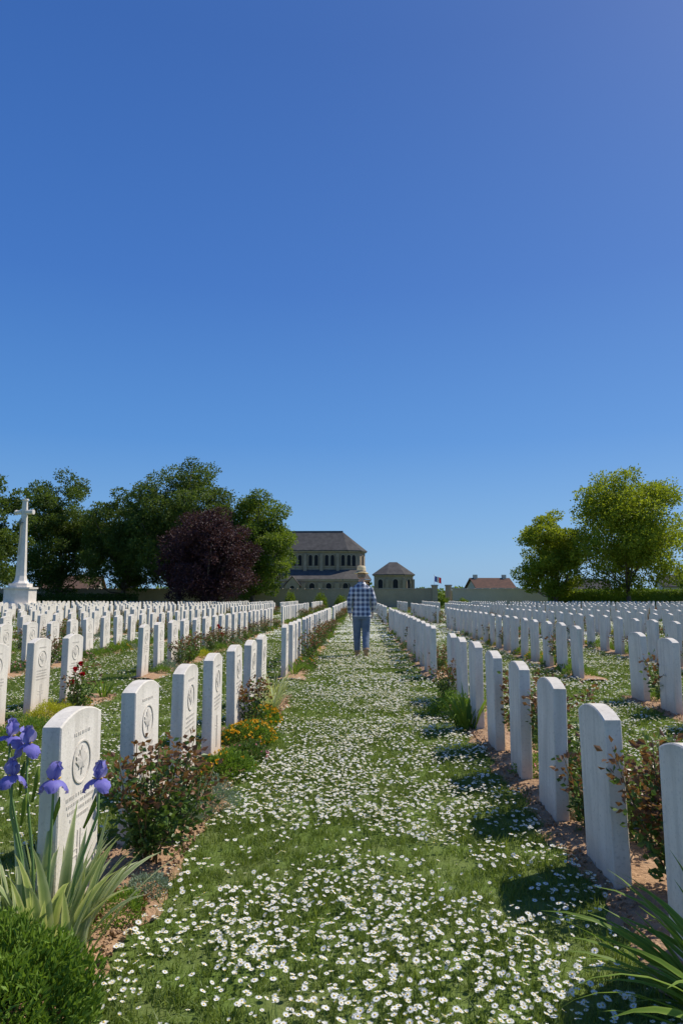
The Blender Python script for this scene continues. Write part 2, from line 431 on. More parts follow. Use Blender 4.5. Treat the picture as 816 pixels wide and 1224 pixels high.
# ------------------------------------------------------------------ grass
def clump(nb, rad, h0, h1, w, seed):
    mb = MB()
    a = rng.uniform(0, 6.28, nb); r_ = rad * np.sqrt(rng.uniform(0, 1, nb))
    b = np.stack([r_ * np.cos(a), r_ * np.sin(a), np.full(nb, -.004)], 1)
    az = rng.uniform(0, 6.28, nb); d = np.stack([np.cos(az), np.sin(az), np.zeros(nb)], 1)
    th = rng.uniform(0, 6.28, nb); s_ = np.stack([np.cos(th), np.sin(th), np.zeros(nb)], 1)
    h = rng.uniform(h0, h1, nb)[:, None]; lean = rng.uniform(.1, 1.2, nb)[:, None]
    up = np.array([0, 0, 1.0]); W = w * rng.uniform(.7, 1.3, nb)[:, None]
    m1 = b + up * h * .55 + d * h * lean * .3; tip = b + up * h * (1 - .25 * lean) + d * h * lean * .85
    V = np.stack([b - s_ * W / 2, b + s_ * W / 2, m1 + s_ * W * .45, m1 - s_ * W * .45, tip], 1).reshape(-1, 3)
    I = np.arange(nb)[:, None] * 5
    t = np.repeat(rng.uniform(0, 1, nb), 5)
    mb.add(V, I + np.array([[0, 1, 2, 3]]), 'grass', t)
    mb.F.append((I + np.array([[3, 2, 4]]), mb.mi('grass'), False))
    return mb.obj('clump', link=False)

def sample(d0, d1, dens, wide=1.0):
    xm = lambda d: 0.56 * d + 0.6
    n = int(dens * 2 * xm(d1) * (d1 - d0))
    y = rng.uniform(d0, d1, n); x = rng.uniform(-xm(d1), xm(d1), n)
    k = (np.abs(x + .02 * y) < xm(y)); x, y = x[k], y[k]
    return x, y

def nz(x, y, s, off=0.0):
    return np.array([noise.noise(Vector((a * s + off, b * s, off * .7))) for a, b in zip(x, y)])

def put(name, x, y, srcs, smin, smax, z=0.0, tilt=0.1, sc=None):
    n = len(x); rot = np.stack([rng.normal(0, tilt, n), rng.normal(0, tilt, n), rng.uniform(0, 6.28, n)], 1)
    s_ = rng.uniform(smin, smax, n)
    if sc is not None: s_ = s_ * sc
    return scatter(name, np.stack([x, y, np.full(n, z)], 1), rot, s_, srcs, rng.integers(0, len(srcs), n))

for nm, d0, d1, dens, nb, rad, h0, h1, w in (('near_grass', 1.7, 6, 420, 26, .045, .02, .052, .0028),
                                             ('mid_grass', 6, 16, 170, 22, .075, .025, .05, .0055),
                                             ('far_grass', 16, 64, 30, 30, .2, .03, .055, .014)):
    srcs = [clump(nb, rad, h0, h1, w, k) for k in range(6)]
    x, y = sample(d0, d1, dens)
    k = ~in_bed(x, y, 0.0); x, y = x[k], y[k]
    put(nm, x, y, srcs, .75, 1.25, sc=(1 + .4 * nz(x, y, 2.2, 20.0)) if d0 < 10 else None)

# daisies
def daisy(kind):
    mb = MB(); h = rng.uniform(.045, .065); lean = rng.normal(0, .006, 2)
    top = np.array([lean[0], lean[1], h])
    tube(mb, [(0, 0, 0), (lean[0] * .3, lean[1] * .3, h * .5), top], [.0009, .0008, .0008], 'stem', 3, cap=False)
    n = 15; V = [tuple(top + [0, 0, .001])]; F = []
    cup = {0: .0015, 1: .004, 2: .009}[kind]; ro = {0: .0130, 1: .0120, 2: .0075}[kind]
    for i in range(2 * n):
        a = math.pi * i / n; r_ = ro * rng.uniform(.93, 1.05) if i % 2 == 0 else ro * .68
        V.append((top[0] + r_ * math.cos(a), top[1] + r_ * math.sin(a), top[2] + cup * (r_ / ro) + rng.normal(0, .0005)))
    F = [(0, 1 + i, 1 + (i + 1) % (2 * n)) for i in range(2 * n)]
    mb.add(V, F, 'petal')
    k = 7; V = [tuple(top + [0, 0, .005])] + [(top[0] + .0034 * math.cos(6.283 * i / k), top[1] + .0034 * math.sin(6.283 * i / k), top[2] + .0022) for i in range(k)]
    mb.add(V, [(0, 1 + i, 1 + (i + 1) % k) for i in range(k)], 'daisyc')
    return mb.obj('daisy', link=False)

def daisy_patch():
    mb = MB(); n = 34
    for _ in range(n):
        a = rng.uniform(0, 6.28); r_ = .32 * math.sqrt(rng.uniform()); cx, cy, cz = r_ * math.cos(a), r_ * math.sin(a), rng.uniform(.05, .075)
        t = rng.normal(0, .3, 2); ro = .016
        V = [(cx + ro * math.cos(1.047 * i), cy + ro * math.sin(1.047 * i), cz + ro * (t[0] * math.cos(1.047 * i) + t[1] * math.sin(1.047 * i))) for i in range(6)]
        mb.add(V, [tuple(range(6))], 'petal')
    return mb.obj('patch', link=False)

def daisy_mask(x, y):
    f = .58 + 1.0 * nz(x, y, 1.3, 3.0) + .9 * nz(x, y, 4.5, 9.0)
    pathc = np.exp(-((x - .10) / .8) ** 2)
    lane = np.where(np.abs(x) < 1.1, .30 + 1.0 * pathc, np.where(x > 0, .62, .30))
    return np.clip(f, 0.06, 1.15) * lane
x, y = sample(1.8, 9, 1350); k = (~in_bed(x, y)) & (rng.uniform(0, 1, len(x)) < daisy_mask(x, y)); x, y = x[k], y[k]
put('daisies', x, y, [daisy(0), daisy(0), daisy(1), daisy(1), daisy(2)], .65, 1.08, 0, .26)
x, y = sample(9, 18, 600); k = (~in_bed(x, y)) & (rng.uniform(0, 1, len(x)) < daisy_mask(x, y) * 1.1); x, y = x[k], y[k]
put('mid_daisies', x, y, [daisy(0), daisy(0), daisy(1)], .9, 1.3, 0, .24)
x, y = sample(18, 62, 14); k = (~in_bed(x, y)) & (rng.uniform(0, 1, len(x)) < daisy_mask(x, y) * 1.2); x, y = x[k], y[k]
put('far_daisies', x, y, [daisy_patch() for _ in range(4)], .8, 1.2, 0, .0)

# ------------------------------------------------------------------ plants
def rose(h=.5, rad=.2, nst=9, nflow=0, red=.3, nleaf=34, size=.036, fcol='red'):
    mb = MB()
    for i in range(nst):
        az = rng.uniform(0, 6.28); out = rad * rng.uniform(.3, 1.0); hh = h * rng.uniform(.65, 1.05)
        p0 = np.array([rng.normal(0, .02), rng.normal(0, .02), 0]); d = np.array([math.cos(az), math.sin(az), 0])
        pts = [p0, p0 + d * out * .45 + [0, 0, hh * .4], p0 + d * out * .85 + [0, 0, hh * .75], p0 + d * out + [0, 0, hh]]
        pts = [np.array(p) + rng.normal(0, .008, 3) for p in pts]; pts[0] = p0
        tube(mb, pts, [.005, .004, .003, .002], 'twig', 5)
        pa = np.array(pts); n = nleaf; t = rng.uniform(.14, 1, n) * 3; ii = np.minimum(t.astype(int), 2); fr = (t - ii)[:, None]
        B = pa[ii] * (1 - fr) + pa[ii + 1] * fr
        off = unit(rng.normal(size=(n, 3)) * [1, 1, .5]); P = B + off * rng.uniform(.005, .08, n)[:, None]
        isred = (t / 3 > 1 - red) & (rng.uniform(0, 1, n) < .8)
        for msk, mt in ((~isred, 'rose_leaf'), (isred, 'rose_leaf_red')):
            if msk.any(): leaves(mb, P[msk], rng.uniform(.7, 1.25, msk.sum()) * size, rng.uniform(.6, .8, msk.sum()) * size, mt, rng.uniform(0, 1, msk.sum()), off[msk] + [0, 0, .2])
        if i < nflow:
            c = pts[-1] + np.array([0, 0, .01]); m = 26
            dd = unit(rng.normal(size=(m, 3)) + [0, 0, .5]); leaves(mb, np.repeat(c[None], m, 0), .034, .036, fcol, rng.uniform(0, 1, m), dd, fold=-.1)
    return mb

def mound(rx=.2, ry=.2, h=.14, n=1500, L=.022, W=.007, mat='bed_green', flow=0, fmat='orange', spiky=.8, up=.25, fs=1.0):
    mb = MB(); u = unit(rng.normal(size=(n, 3))); u[:, 2] = np.abs(u[:, 2])
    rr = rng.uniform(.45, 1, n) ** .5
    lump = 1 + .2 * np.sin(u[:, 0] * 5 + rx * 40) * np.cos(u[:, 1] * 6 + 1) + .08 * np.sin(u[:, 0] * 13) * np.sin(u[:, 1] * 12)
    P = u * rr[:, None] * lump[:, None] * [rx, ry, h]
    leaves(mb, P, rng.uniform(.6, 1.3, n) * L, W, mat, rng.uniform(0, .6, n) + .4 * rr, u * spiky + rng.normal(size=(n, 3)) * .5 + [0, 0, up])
    if flow:
        u = unit(rng.normal(size=(flow, 3))); u[:, 2] = np.abs(u[:, 2]) * 1.2; u = unit(u); c = u * [rx, ry, h] * 1.08
        for _ in range(5):
            leaves(mb, c, .016 * fs, .014 * fs, fmat, rng.uniform(0, 1, flow), rng.normal(size=(flow, 3)) + u)
    return mb

def strap(mb, base, az, L, W, lean, droop, mat, vari):
    n = 9; d = np.array([math.cos(az), math.sin(az), 0]); s_ = np.array([-math.sin(az), math.cos(az), 0])
    p = np.array(base, float); ang = lean; V = []; T = []
    tw = rng.normal(0, .5)
    for i in range(n):
        t = i / (n - 1); w = W * (1 - t ** 2.6) * (.75 + .5 * t * (1 - t) * 2) + .0006
        nrm = np.cross(s_, d * math.sin(ang) + np.array([0, 0, math.cos(ang)]))
        side = s_ * math.cos(tw * t) + nrm * math.sin(tw * t)
        V += [p - side * w / 2, p - side * w * .18 + nrm * w * .08, p + side * w * .18 + nrm * w * .08, p + side * w / 2]
        T += [vari[1], vari[0], vari[0], vari[1]]
        ang += droop / n * (0.4 + 1.6 * t)
        p = p + (d * math.sin(ang) + np.array([0, 0, math.cos(ang)])) * L / (n - 1)
        if p[2] < .012: p[2] = .012
    F = [(i * 4 + j, i * 4 + j + 1, i * 4 + j + 5, i * 4 + j + 4) for i in range(n - 1) for j in range(3)]
    mb.add(np.array(V), F, mat, T, True)

def strap_plant(n=30, L=.45, W=.02, mat='strapg', vari=(.2, .5), spread=.06, lean=(.1, .6), droop=(.3, 1.6), azr=None):
    mb = MB()
    for _ in range(n):
        a = rng.uniform(0, 6.28) if azr is None else rng.normal(*azr)
        r_ = spread * math.sqrt(rng.uniform())
        strap(mb, (r_ * math.cos(a), r_ * math.sin(a), 0), a + rng.normal(0, .5), L * rng.uniform(.6, 1.1), W * rng.uniform(.7, 1.2), rng.uniform(*lean), rng.uniform(*droop), mat, vari)
    return mb

def iris_flower(mb, c, sc=1.0, az0=0.0):
    c = np.array(c, float)
    for k in range(6):
        stand = k % 2; az = az0 + k * math.pi / 3 + rng.normal(0, .15); d = np.array([math.cos(az), math.sin(az), 0]); s_ = np.array([-math.sin(az), math.cos(az), 0])
        n = 8; V = []; T = []
        ang = (.55 if stand else 1.15) + rng.normal(0, .15); p = c.copy(); Lp = (.062 if stand else .074) * sc
        for i in range(n):
            t = i / (n - 1); w = sc * (.052 if stand else .056) * (math.sin(math.pi * min(1, .10 + .82 * t ** .8))) ** .8
            for q in (-1, -.66, -.33, 0, .33, .66, 1):
                ruff = .009 * sc * math.sin(q * 9 + i * 2.3 + k) * t * abs(q)
                up = d * math.sin(ang + 1.57) + np.array([0, 0, math.cos(ang + 1.57)])
                V.append(p + s_ * w * q / 2 - up * (abs(q) ** 2) * w * .22 * (1 if stand else -1) + up * ruff); T.append(.30 + .40 * stand + .25 * abs(q) + rng.uniform(-.15, .15))
            ang += (-1.2 if stand else 2.1) / n
            p = p + (d * math.sin(ang) + np.array([0, 0, math.cos(ang)])) * Lp / (n - 1)
        F = [(i * 7 + j, i * 7 + j + 1, i * 7 + j + 8, i * 7 + j + 7) for i in range(n - 1) for j in range(6)]
        mb.add(np.array(V), F, 'iris', T, True)
        if not stand:
            tube(mb, [c + d * .008 * sc, c + d * .022 * sc + [0, 0, .006 * sc]], .0025, 'irisy', 5)

mb = strap_plant(95, .44, .040, 'strap', (.10, .95), .16, (.05, .6), (.15, 1.2))
base = np.array([-1.08, 2.46, .03])
for (fx, fy, fz) in ((-1.24, 2.47, .755), (-1.165, 2.45, .735), (-1.20, 2.42, .635), (-1.055, 2.42, .62), (-.905, 2.44, .62)):
    f = np.array([fx, fy, fz]) - base; b0 = np.array([f[0] * .35, f[1] * .3, 0])
    tube(mb, [b0, b0 * .4 + f * .45 + [0, 0, 0], f * [1, 1, .8], f], [.006, .0055, .005, .004], 'stem', 6)
    iris_flower(mb, f, 1.05, rng.uniform(0, 2))
    q = f * .8 + np.array([.02, 0, .03]); tube(mb, [f * .72, q, q + [.005, 0, .03]], [.004, .009, .002], 'strapg', 6)
mb.obj('iris_plant', tuple(base))

def place(mb, name, x, y, rot=None, sc=1.0): return mb.obj(name, (x, y, .02), rng.uniform(0, 6.28) if rot is None else rot, scale=sc)
place(mound(.27, .24, .27, 11000, .030, .009, 'bed_green', spiky=.6, up=.7), 'spurge_bush', -1.02, 2.05)
place(mound(.2, .2, .2, 5000, .030, .009, 'bed_green', spiky=.6, up=.7), 'spurge_bush', -1.22, 2.22)
place(rose(.55, .24, 14, 0, .25, 100), 'rose_bush', -.98, 3.30)
place(rose(.42, .2, 10, 0, .3, 80), 'rose_bush', -.95, 3.62)
place(mound(.16, .14, .06, 1800, .018, .007, 'bed_green', 12, 'rose_leaf_red'), 'thyme_mat', -.97, 2.80)
place(mound(.10, .10, .05, 900, .018, .007, 'bed_grey'), 'thyme_mat', -.90, 3.02)
place(mound(.15, .2, .16, 3500, .02, .005, 'bed_grey'), 'santolina_bush', -.90, 4.12)
place(mound(.12, .13, .12, 2500, .02, .005, 'bed_grey'), 'santolina_bush', -.99, 3.92)
place(mound(.16, .24, .16, 3000, .028, .012, 'bed_green', 40), 'wallflower_plant', -.93, 4.85)
place(mound(.13, .2, .11, 2400, .026, .01, 'rose_leaf', 20, 'pink'), 'geranium_plant', -.87, 5.35)
place(mound(.16, .25, .17, 3000, .028, .012, 'bed_green', 150, fs=1.1), 'wallflower_plant', -.94, 5.9)
place(rose(.5, .16, 8, 0, .4, 80), 'rose_bush', -.98, 6.35)
place(mound(.16, .25, .17, 2600, .028, .012, 'bed_green', 130, fs=1.1), 'wallflower_plant', -.92, 6.75)
place(strap_plant(60, .5, .014, 'strap', (.3, .8), .07), 'ornamental_grass', -.95, 7.4)
place(strap_plant(50, .5, .018, 'strap', (.2, .9), .07), 'ornamental_grass', -1.0, 8.1)
# right bed
place(rose(.60, .24, 16, 2, .5, 120), 'rose_bush', 1.33, 2.98)
place(rose(.45, .2, 10, 1, .4, 80), 'rose_bush', 1.42, 3.6)
place(rose(.36, .18, 10, 0, .3, 80), 'rose_bush', 1.20, 3.80)
place(rose(.66, .24, 13, 0, .3, 90), 'rose_bush', 1.31, 4.55)
place(rose(.62, .24, 12, 0, .5, 85), 'rose_bush', 1.28, 5.5)
place(mound(.14, .18, .12, 1800, .024, .01, 'bed_grey'), 'lavender_plant', 1.22, 4.15)
place(mound(.2, .22, .12, 1800, .024, .01, 'bed_green', 20, 'pink'), 'geranium_plant', 1.28, 4.95)
place(strap_plant(70, .42, .022, 'strapg', (.25, .5), .10), 'daylily_plant', 1.0, 6.6)
place(mound(.2, .26, .24, 2600, .03, .012, 'bed_green'), 'geranium_plant', .95, 7.2)
place(rose(.5, .2, 10, 0, .3, 70), 'rose_bush', .98, 7.9)
place(strap_plant(70, .56, .028, 'strapg', (.15, .9), .12, (.3, .95), (.5, 1.4), (2.7, .8)), 'daylily_plant', 1.10, 2.02, 0.0)
place(mound(.16, .2, .14, 1800, .026, .01, 'bed_green'), 'geranium_plant', 1.28, 2.5)
# second left row
place(rose(.5, .2, 10, 4, .2, 70), 'rose_bush', -3.02, 7.4)
place(mound(.26, .24, .2, 4000, .02, .008, 'bed_lime'), 'lime_mound', -3.0, 6.75)
place(mound(.24, .24, .16, 3000, .02, .008, 'bed_green'), 'geranium_plant', -2.95, 6.2)
place(mound(.3, .3, .2, 2600, .03, .012, 'bed_green'), 'geranium_plant', -3.1, 5.6)

srcs = [rose(.5, .2, 8, 0, .3, 45, .045).obj('p', link=False), rose(.45, .2, 8, 3, .3, 45, .045).obj('p', link=False),
        mound(.2, .26, .17, 700, .04, .018, 'bed_green').obj('p', link=False), mound(.18, .24, .15, 700, .04, .018, 'bed_green', 40, fs=1.3).obj('p', link=False),
        mound(.18, .2, .14, 700, .035, .014, 'bed_grey').obj('p', link=False), strap_plant(30, .4, .02, 'strapg').obj('p', link=False),
        mound(.2, .26, .16, 700, .04, .018, 'rose_leaf', 25, 'pink', fs=1.3).obj('p', link=False), mound(.16, .2, .13, 600, .035, .014, 'bed_lime').obj('p', link=False)]
X, Y, I = [], [], []
for r in ROWS:
    for (y0, y1) in SEGS:
        yy = y0 + .3
        while yy < y1:
            yy += rng.uniform(.25, .60)
            if y0 < 5 and abs(r) < 1.3: continue
            if y0 < 5 and r < 0 and abs(r) < 4 and yy > 5.3 and yy < 7.7: continue
            if yy > y1: break
            X.append(r + rng.uniform(.08, .24)); Y.append(yy); I.append(rng.choice(8, p=[.29, .04, .22, .12, .11, .09, .10, .03]))
n = len(X)
scatter('bed_plants', np.stack([X, Y, np.full(n, .02)], 1), np.stack([np.zeros(n), np.zeros(n), rng.uniform(0, 6.28, n)], 1), rng.uniform(.65, 1.15, n), srcs, I)

# ------------------------------------------------------------------ trees
def tree(name, x, y, H, hw, cb, mat, nleaf=24000, ls=.24, nl=40, trunk_r=.3, rag=.2, depth=None, low=0.35):
    mb = MB(); hd = depth or hw
    cz = cb + (H - cb) * .44
    au = H - cz; al = cz - cb
    tube(mb, [(0, 0, 0), (.05, 0, .4), (0, .05, cb * .7 + .5), (.1, 0, cz), (0, 0, cz + au * .5)], [trunk_r * 1.5, trunk_r * 1.05, trunk_r * .85, trunk_r * .5, trunk_r * .15], 'bark', 10)
    C = []; Rr = []
    for i in range(nl):
        u = unit(rng.normal(size=3)); rad = rng.uniform(.2, .78)
        if i % 2 == 0: rad = rng.uniform(.74, .93)
        c = u * rad
        a = au if c[2] > 0 else al
        c = c * np.array([hw, hd, a])
        if c[2] < 0: c[:2] *= 1.0 + low * abs(c[2] / a)
        c[2] += cz
        rr = hw * rng.uniform(.12, .24) * (1.2 - .45 * rad)
        C.append(c); Rr.append(rr)
        if i < 20:
            st = np.array([0, 0, max(cb * .6, cb + (c[2] - cb) * rng.uniform(.0, .4))])
            mid = st * .5 + c * .5 + np.array([0, 0, -.3])
            tube(mb, [st, mid, c], [trunk_r * .35, trunk_r * .2, .03], 'bark', 6)
    C = np.array(C); Rr = np.array(Rr); lt = rng.uniform(0, .6, nl)
    w = Rr ** 2; w = w / w.sum(); k = rng.choice(nl, nleaf, p=w)
    u = unit(rng.normal(size=(nleaf, 3))); rr = rng.uniform(.3, 1.0, nleaf) ** .5
    bump = 1 + rag * np.sin(u[:, 0] * 6 + k) * np.sin(u[:, 1] * 7 + 2 * k) + rng.exponential(.10, nleaf)
    P = C[k] + u * (rr * Rr[k] * bump * 1.15)[:, None] * [1.15, 1.15, .75]
    P[:, 2] = np.maximum(P[:, 2], .15)
    leaves(mb, P, rng.uniform(.6, 1.3, nleaf) * ls, rng.uniform(.5, .8, nleaf) * ls, mat, np.clip(lt[k] + rng.uniform(-.1, .4, nleaf), 0, 1), u * .6 + rng.normal(size=(nleaf, 3)) * .6)
    return mb.obj(name, (x, y, 0))
tree('broadleaf_tree', -33.0, 60, 12.4, 3.8, 1.2, 'leaf_dark', 34000, nl=100)
tree('broadleaf_tree', -32.8, 74, 15.0, 4.8, 1.3, 'leaf_dark', 48000, nl=140)
tree('broadleaf_tree', -25.0, 72, 13.3, 4.5, 1.4, 'leaf_dark', 42000, nl=125)
tree('broadleaf_tree', -18.6, 70, 16.2, 5.6, 1.6, 'leaf_dark', 64000, nl=180)
tree('broadleaf_tree', -11.3, 72, 13.0, 4.4, .8, 'leaf_mid', 44000, nl=130)
tree('copper_beech_tree', -13.7, 61, 9.4, 4.5, .2, 'leaf_purple', 46000, .21, 130)
tree('maple_tree', 23.9, 62, 13.0, 5.4, 1.3, 'leaf_lime', 54000, .22, 150, .22, .25)
tree('maple_tree', 18.6, 66, 9.8, 3.5, 1.0, 'leaf_lime', 30000, .22, 90, .2, .25)
tree('broadleaf_tree', 36.0, 72, 8.5, 3.4, 1.2, 'leaf_mid', 16000, nl=60)

mb = MB(); n = 30000
cx = rng.uniform(-120, 130, 300); cy = rng.uniform(150, 210, 300); cr = rng.uniform(1.0, 2.6, 300)
k = rng.integers(0, 300, n); u = unit(rng.normal(size=(n, 3)))
P = np.stack([cx[k], cy[k], cr[k] * .6], 1) + u * cr[k][:, None] * rng.uniform(.6, 1, n)[:, None] * [1.6, 1, .9]
P = P[P[:, 2] > 0.0]; leaves(mb, P, .9, .7, 'leaf_mid', rng.uniform(0, 1, len(P)))
mb.obj('distant_trees')

def hedge(name, x0, x1, y0, y1, h, mat, n):
    mb = MB()
    box(mb, x0 + .15, x1 - .15, y0 + .15, y1 - .15, 0, h - .15, mat)
    P = np.stack([rng.uniform(x0, x1, n), rng.uniform(y0, y1, n), rng.uniform(0, h, n)], 1)
    f = rng.uniform(0, 1, n); P[f < .5, 1] = y0 + rng.normal(0, .05, (f < .5).sum()); P[f > .65, 2] = h + rng.normal(0, .07, (f > .65).sum())
    leaves(mb, P, .16, .12, mat, rng.uniform(0, 1, n)); return mb.obj(name)
hedge('hedge', 18.5, 70, 68, 69.2, 1.75, 'leaf_mid', 26000)
hedge('hedge', -60, -23, 70.5, 71.5, 1.35, 'leaf_dark', 12000)

for sx, sy, sh in ((-4.1, 72, 1.5), (-2.0, 72.5, 1.2), (8.7, 71, 1.0), (-7.2, 71, 1.6), (10.6, 71.5, .9)):
    place(mound(.7, .6, sh, 1500, .12, .08, 'leaf_mid'), 'clipped_shrub', sx, sy)

# ------------------------------------------------------------------ walls
def long_wall(name, x0, x1, y, h, mat):
    mb = MB(); box(mb, x0, x1, y, y + .45, 0, h, mat)
    xs = np.arange(x0, x1, .8)
    for xx in xs: box(mb, xx + .01, min(xx + .79, x1), y - .06, y + .51, h + .002, h + .10 + rng.uniform(0, .04), mat, .03)
    return mb.obj(name)
long_wall('stone_wall', -62, 7.8, 75, 1.95, 'wall')
long_wall('stone_wall', 9.9, 22, 74, 1.95, 'wall2')
mb = MB()
for gx in (7.8, 9.3):
    box(mb, gx, gx + .6, 74.7, 75.4, 0, 2.3, 'churcht'); box(mb, gx - .08, gx + .68, 74.62, 75.48, 2.302, 2.45, 'churcht', .05)
mb.obj('gate_piers')

# ------------------------------------------------------------------ cross of sacrifice
def octo(r, flat=1.0): return [(r * math.cos(R(22.5 + 45 * i)), r * math.sin(R(22.5 + 45 * i)) * flat) for i in range(8)]
mb = MB()
prism(mb, octo(1.9), 0, .35, 'cross'); prism(mb, octo(1.5), .35, .7, 'cross'); prism(mb, octo(1.15), .7, 1.75, 'cross')
prism(mb, octo(1.25), 1.752, 1.87, 'cross'); prism(mb, octo(.85), 1.872, 2.15, 'cross')
def oloft(mb, secs, mat='cross'):
    V = []
    for z, rx, ry in secs: V += [(rx * math.cos(R(22.5 + 45 * i)), ry * math.sin(R(22.5 + 45 * i)), z) for i in range(8)]
    F = [(k * 8 + i, k * 8 + (i + 1) % 8, (k + 1) * 8 + (i + 1) % 8, (k + 1) * 8 + i) for k in range(len(secs) - 1) for i in range(8)]
    F.append(tuple((len(secs) - 1) * 8 + i for i in range(8))); mb.add(V, F, mat)
oloft(mb, [(2.152, .62, .62), (2.35, .46, .46), (2.7, .40, .36), (7.2, .24, .21), (8.3, .20, .18), (8.34, .26, .23), (8.45, .24, .21)])
for sgn in (-1, 1):
    V = []
    for xx, ry, rz in ((.15, .17, .20), (.66, .14, .16), (.68, .18, .20), (.78, .17, .19)):
        V += [(sgn * xx, ry * math.cos(R(22.5 + 45 * i)), 7.45 + rz * math.sin(R(22.5 + 45 * i))) for i in range(8)]
    F = [(k * 8 + i, k * 8 + (i + 1) % 8, (k + 1) * 8 + (i + 1) % 8, (k + 1) * 8 + i) for k in range(3) for i in range(8)] + [tuple(24 + i for i in range(8))]
    mb.add(V, F, 'cross')
V = [(-.05, -.42, 6.6), (.05, -.42, 6.6), (.0, -.42, 4.2), (-.05, -.34, 6.6), (.05, -.34, 6.6), (0, -.34, 4.2)]
mb.add(V, [(0, 2, 1), (0, 3, 5, 2), (1, 2, 5, 4), (3, 4, 5)], 'bronze'); box(mb, -.22, .22, -.40, -.33, 6.602, 6.67, 'bronze'); box(mb, -.03, .03, -.39, -.33, 6.672, 6.95, 'bronze')
mb.obj('cross_of_sacrifice', (-25.0, 50, 0), R(-12))

# ------------------------------------------------------------------ church
def arch_window(mb, O, T, w, h, proud=.12, fr=.16):
    O = np.array(O, float); T = unit(np.array(T, float)); Z = np.array([0, 0, 1.0]); Nn = np.cross(T, Z)
    def outline(w, h, k=8):
        p = [(-w / 2, 0), (w / 2, 0)]
        for i in range(k + 1):
            a = math.pi * i / k; p.append((w / 2 * math.cos(a), h - w / 2 + w / 2 * math.sin(a)))
        return p
    inn = outline(w, h); ou = outline(w + 2 * fr, h + fr)
    n = len(inn)
    P = lambda q, d: O + T * q[0] + Z * q[1] + Nn * d
    V = [P(q, .03) for q in inn]; mb.add(V, [tuple(range(n))], 'glass')
    V = [P(q, .03) for q in inn] + [P(q, proud) for q in inn] + [P(q, proud) for q in ou] + [P(q, 0) for q in ou]
    F = [(k * n + i, k * n + (i + 1) % n, (k + 1) * n + (i + 1) % n, (k + 1) * n + i) for k in range(3) for i in range(n)]
    mb.add(V, F, 'churcht')
church = bpy.data.objects.new('abbey_church', None); COL.objects.link(church)
up = [(-30, 130), (-2.4, 130), (0, 131.3), (1.0, 134), (0, 136.7), (-2.4, 138), (-30, 138)]
lo = [(-30, 126.4), (-3.2, 126.4), (.6, 127.9), (1.9, 131.5), (1.9, 134)]
mb = MB(); prism(mb, up, 0, 9.9, 'church')
prism(mb, lo + [(-2, 136), (-30, 136)], 0, 4.3, 'church')
def band(mb, foot, z0, z1, off, mat='churcht'):
    for a, b in zip(foot[:-1], foot[1:]):
        a = np.array(a, float); b = np.array(b, float); t = unit(b - a); nn = np.array([t[1], -t[0]]) * off
        V = [(*a, z0), (*b, z0), (*(b + nn), z0), (*(a + nn), z0), (*a, z1), (*b, z1), (*(b + nn), z1), (*(a + nn), z1)]
        mb.add(V, [(0, 1, 2, 3), (4, 7, 6, 5), (3, 2, 6, 7), (0, 3, 7, 4), (1, 5, 6, 2)], mat)
band(mb, up[:5], 9.55, 9.88, .28); band(mb, up[:5], 6.7, 6.85, .12); band(mb, lo, 4.0, 4.28, .22)
# small gabled sacristy against the aisle
prism(mb, [(-13.6, 124.6), (-11.0, 124.6), (-11.0, 126.35), (-13.6, 126.35)], 0, 3.2, 'church')
mb.add([(-13.6, 124.6, 3.2), (-11.0, 124.6, 3.2), (-12.3, 124.6, 4.7)], [(0, 1, 2)], 'church')
mb.obj('walls', parent=church)
mb = MB()
for xx in np.arange(-29, -3, 3.1):
    box(mb, xx - .3, xx + .3, 129.5, 130.0, 4.6, 9.2, 'church', .0)
    box(mb, xx - .4, xx + .4, 125.6, 126.4, 0, 3.6, 'church', 0)
    for dx in (1.0, 2.1): arch_window(mb, (xx + dx, 130, 6.95), (1, 0, 0), .70, 2.05, .12, .12)
    if not -14.5 < xx + 1.5 < -10.5: arch_window(mb, (xx + 1.55, 126.4, 1.4), (1, 0, 0), 1.0, 2.2, .10, .12)
arch_window(mb, (-12.3, 124.6, 1.2), (1, 0, 0), .8, 1.9, .10, .12)
for foot, z, w, h in ((up[1:4], 6.9, .8, 2.1), (lo[1:4], 1.5, .9, 2.1)):
    for a, b in zip(foot[:-1], foot[1:]):
        a = np.array(a, float); b = np.array(b, float); L = np.linalg.norm(b - a); t = (b - a) / L
        k = max(1, int(L / 2.0))
        for i in range(k):
            c = a + (b - a) * (i + .5) / k; arch_window(mb, (c[0], c[1], z), (t[0], t[1], 0), w, h, .10, .12)
mb.obj('windows', parent=church)
mb = MB()
def off(foot, o):
    out = []
    for i, p in enumerate(foot):
        p = np.array(p, float)
        a = np.array(foot[i - 1] if i else foot[-1], float); b = np.array(foot[(i + 1) % len(foot)], float)
        n1 = unit(np.array([(p - a)[1], -(p - a)[0]])); n2 = unit(np.array([(b - p)[1], -(b - p)[0]]))
        q = p + unit(n1 + n2) * o; out.append(tuple(q))
    return out
uo = off(up, .45)
V = [(x, y, 9.9) for x, y in uo] + [(-30.4, 134, 13.8), (-3.4, 134, 13.8)]; n = len(uo)
F = [(0, 1, n + 1, n), (1, 2, n + 1), (2, 3, n + 1), (3, 4, n + 1), (4, 5, n + 1), (5, 6, n, n + 1), (6, 0, n)]
mb.add(V, F, 'slate')
V2 = [(x, y, 9.72) for x, y in uo] + [(x, y, 9.9) for x, y in uo]
mb.add(V2, [(i, (i + 1) % n, n + (i + 1) % n, n + i) for i in range(n)], 'slate')
box(mb, -30.4, -3.3, 133.9, 134.1, 13.78, 13.95, 'slate')
lo2 = off(lo, .35); top = [(-30, 130), (-2.4, 130), (0, 131.3), (1.0, 134), (1.0, 134)]
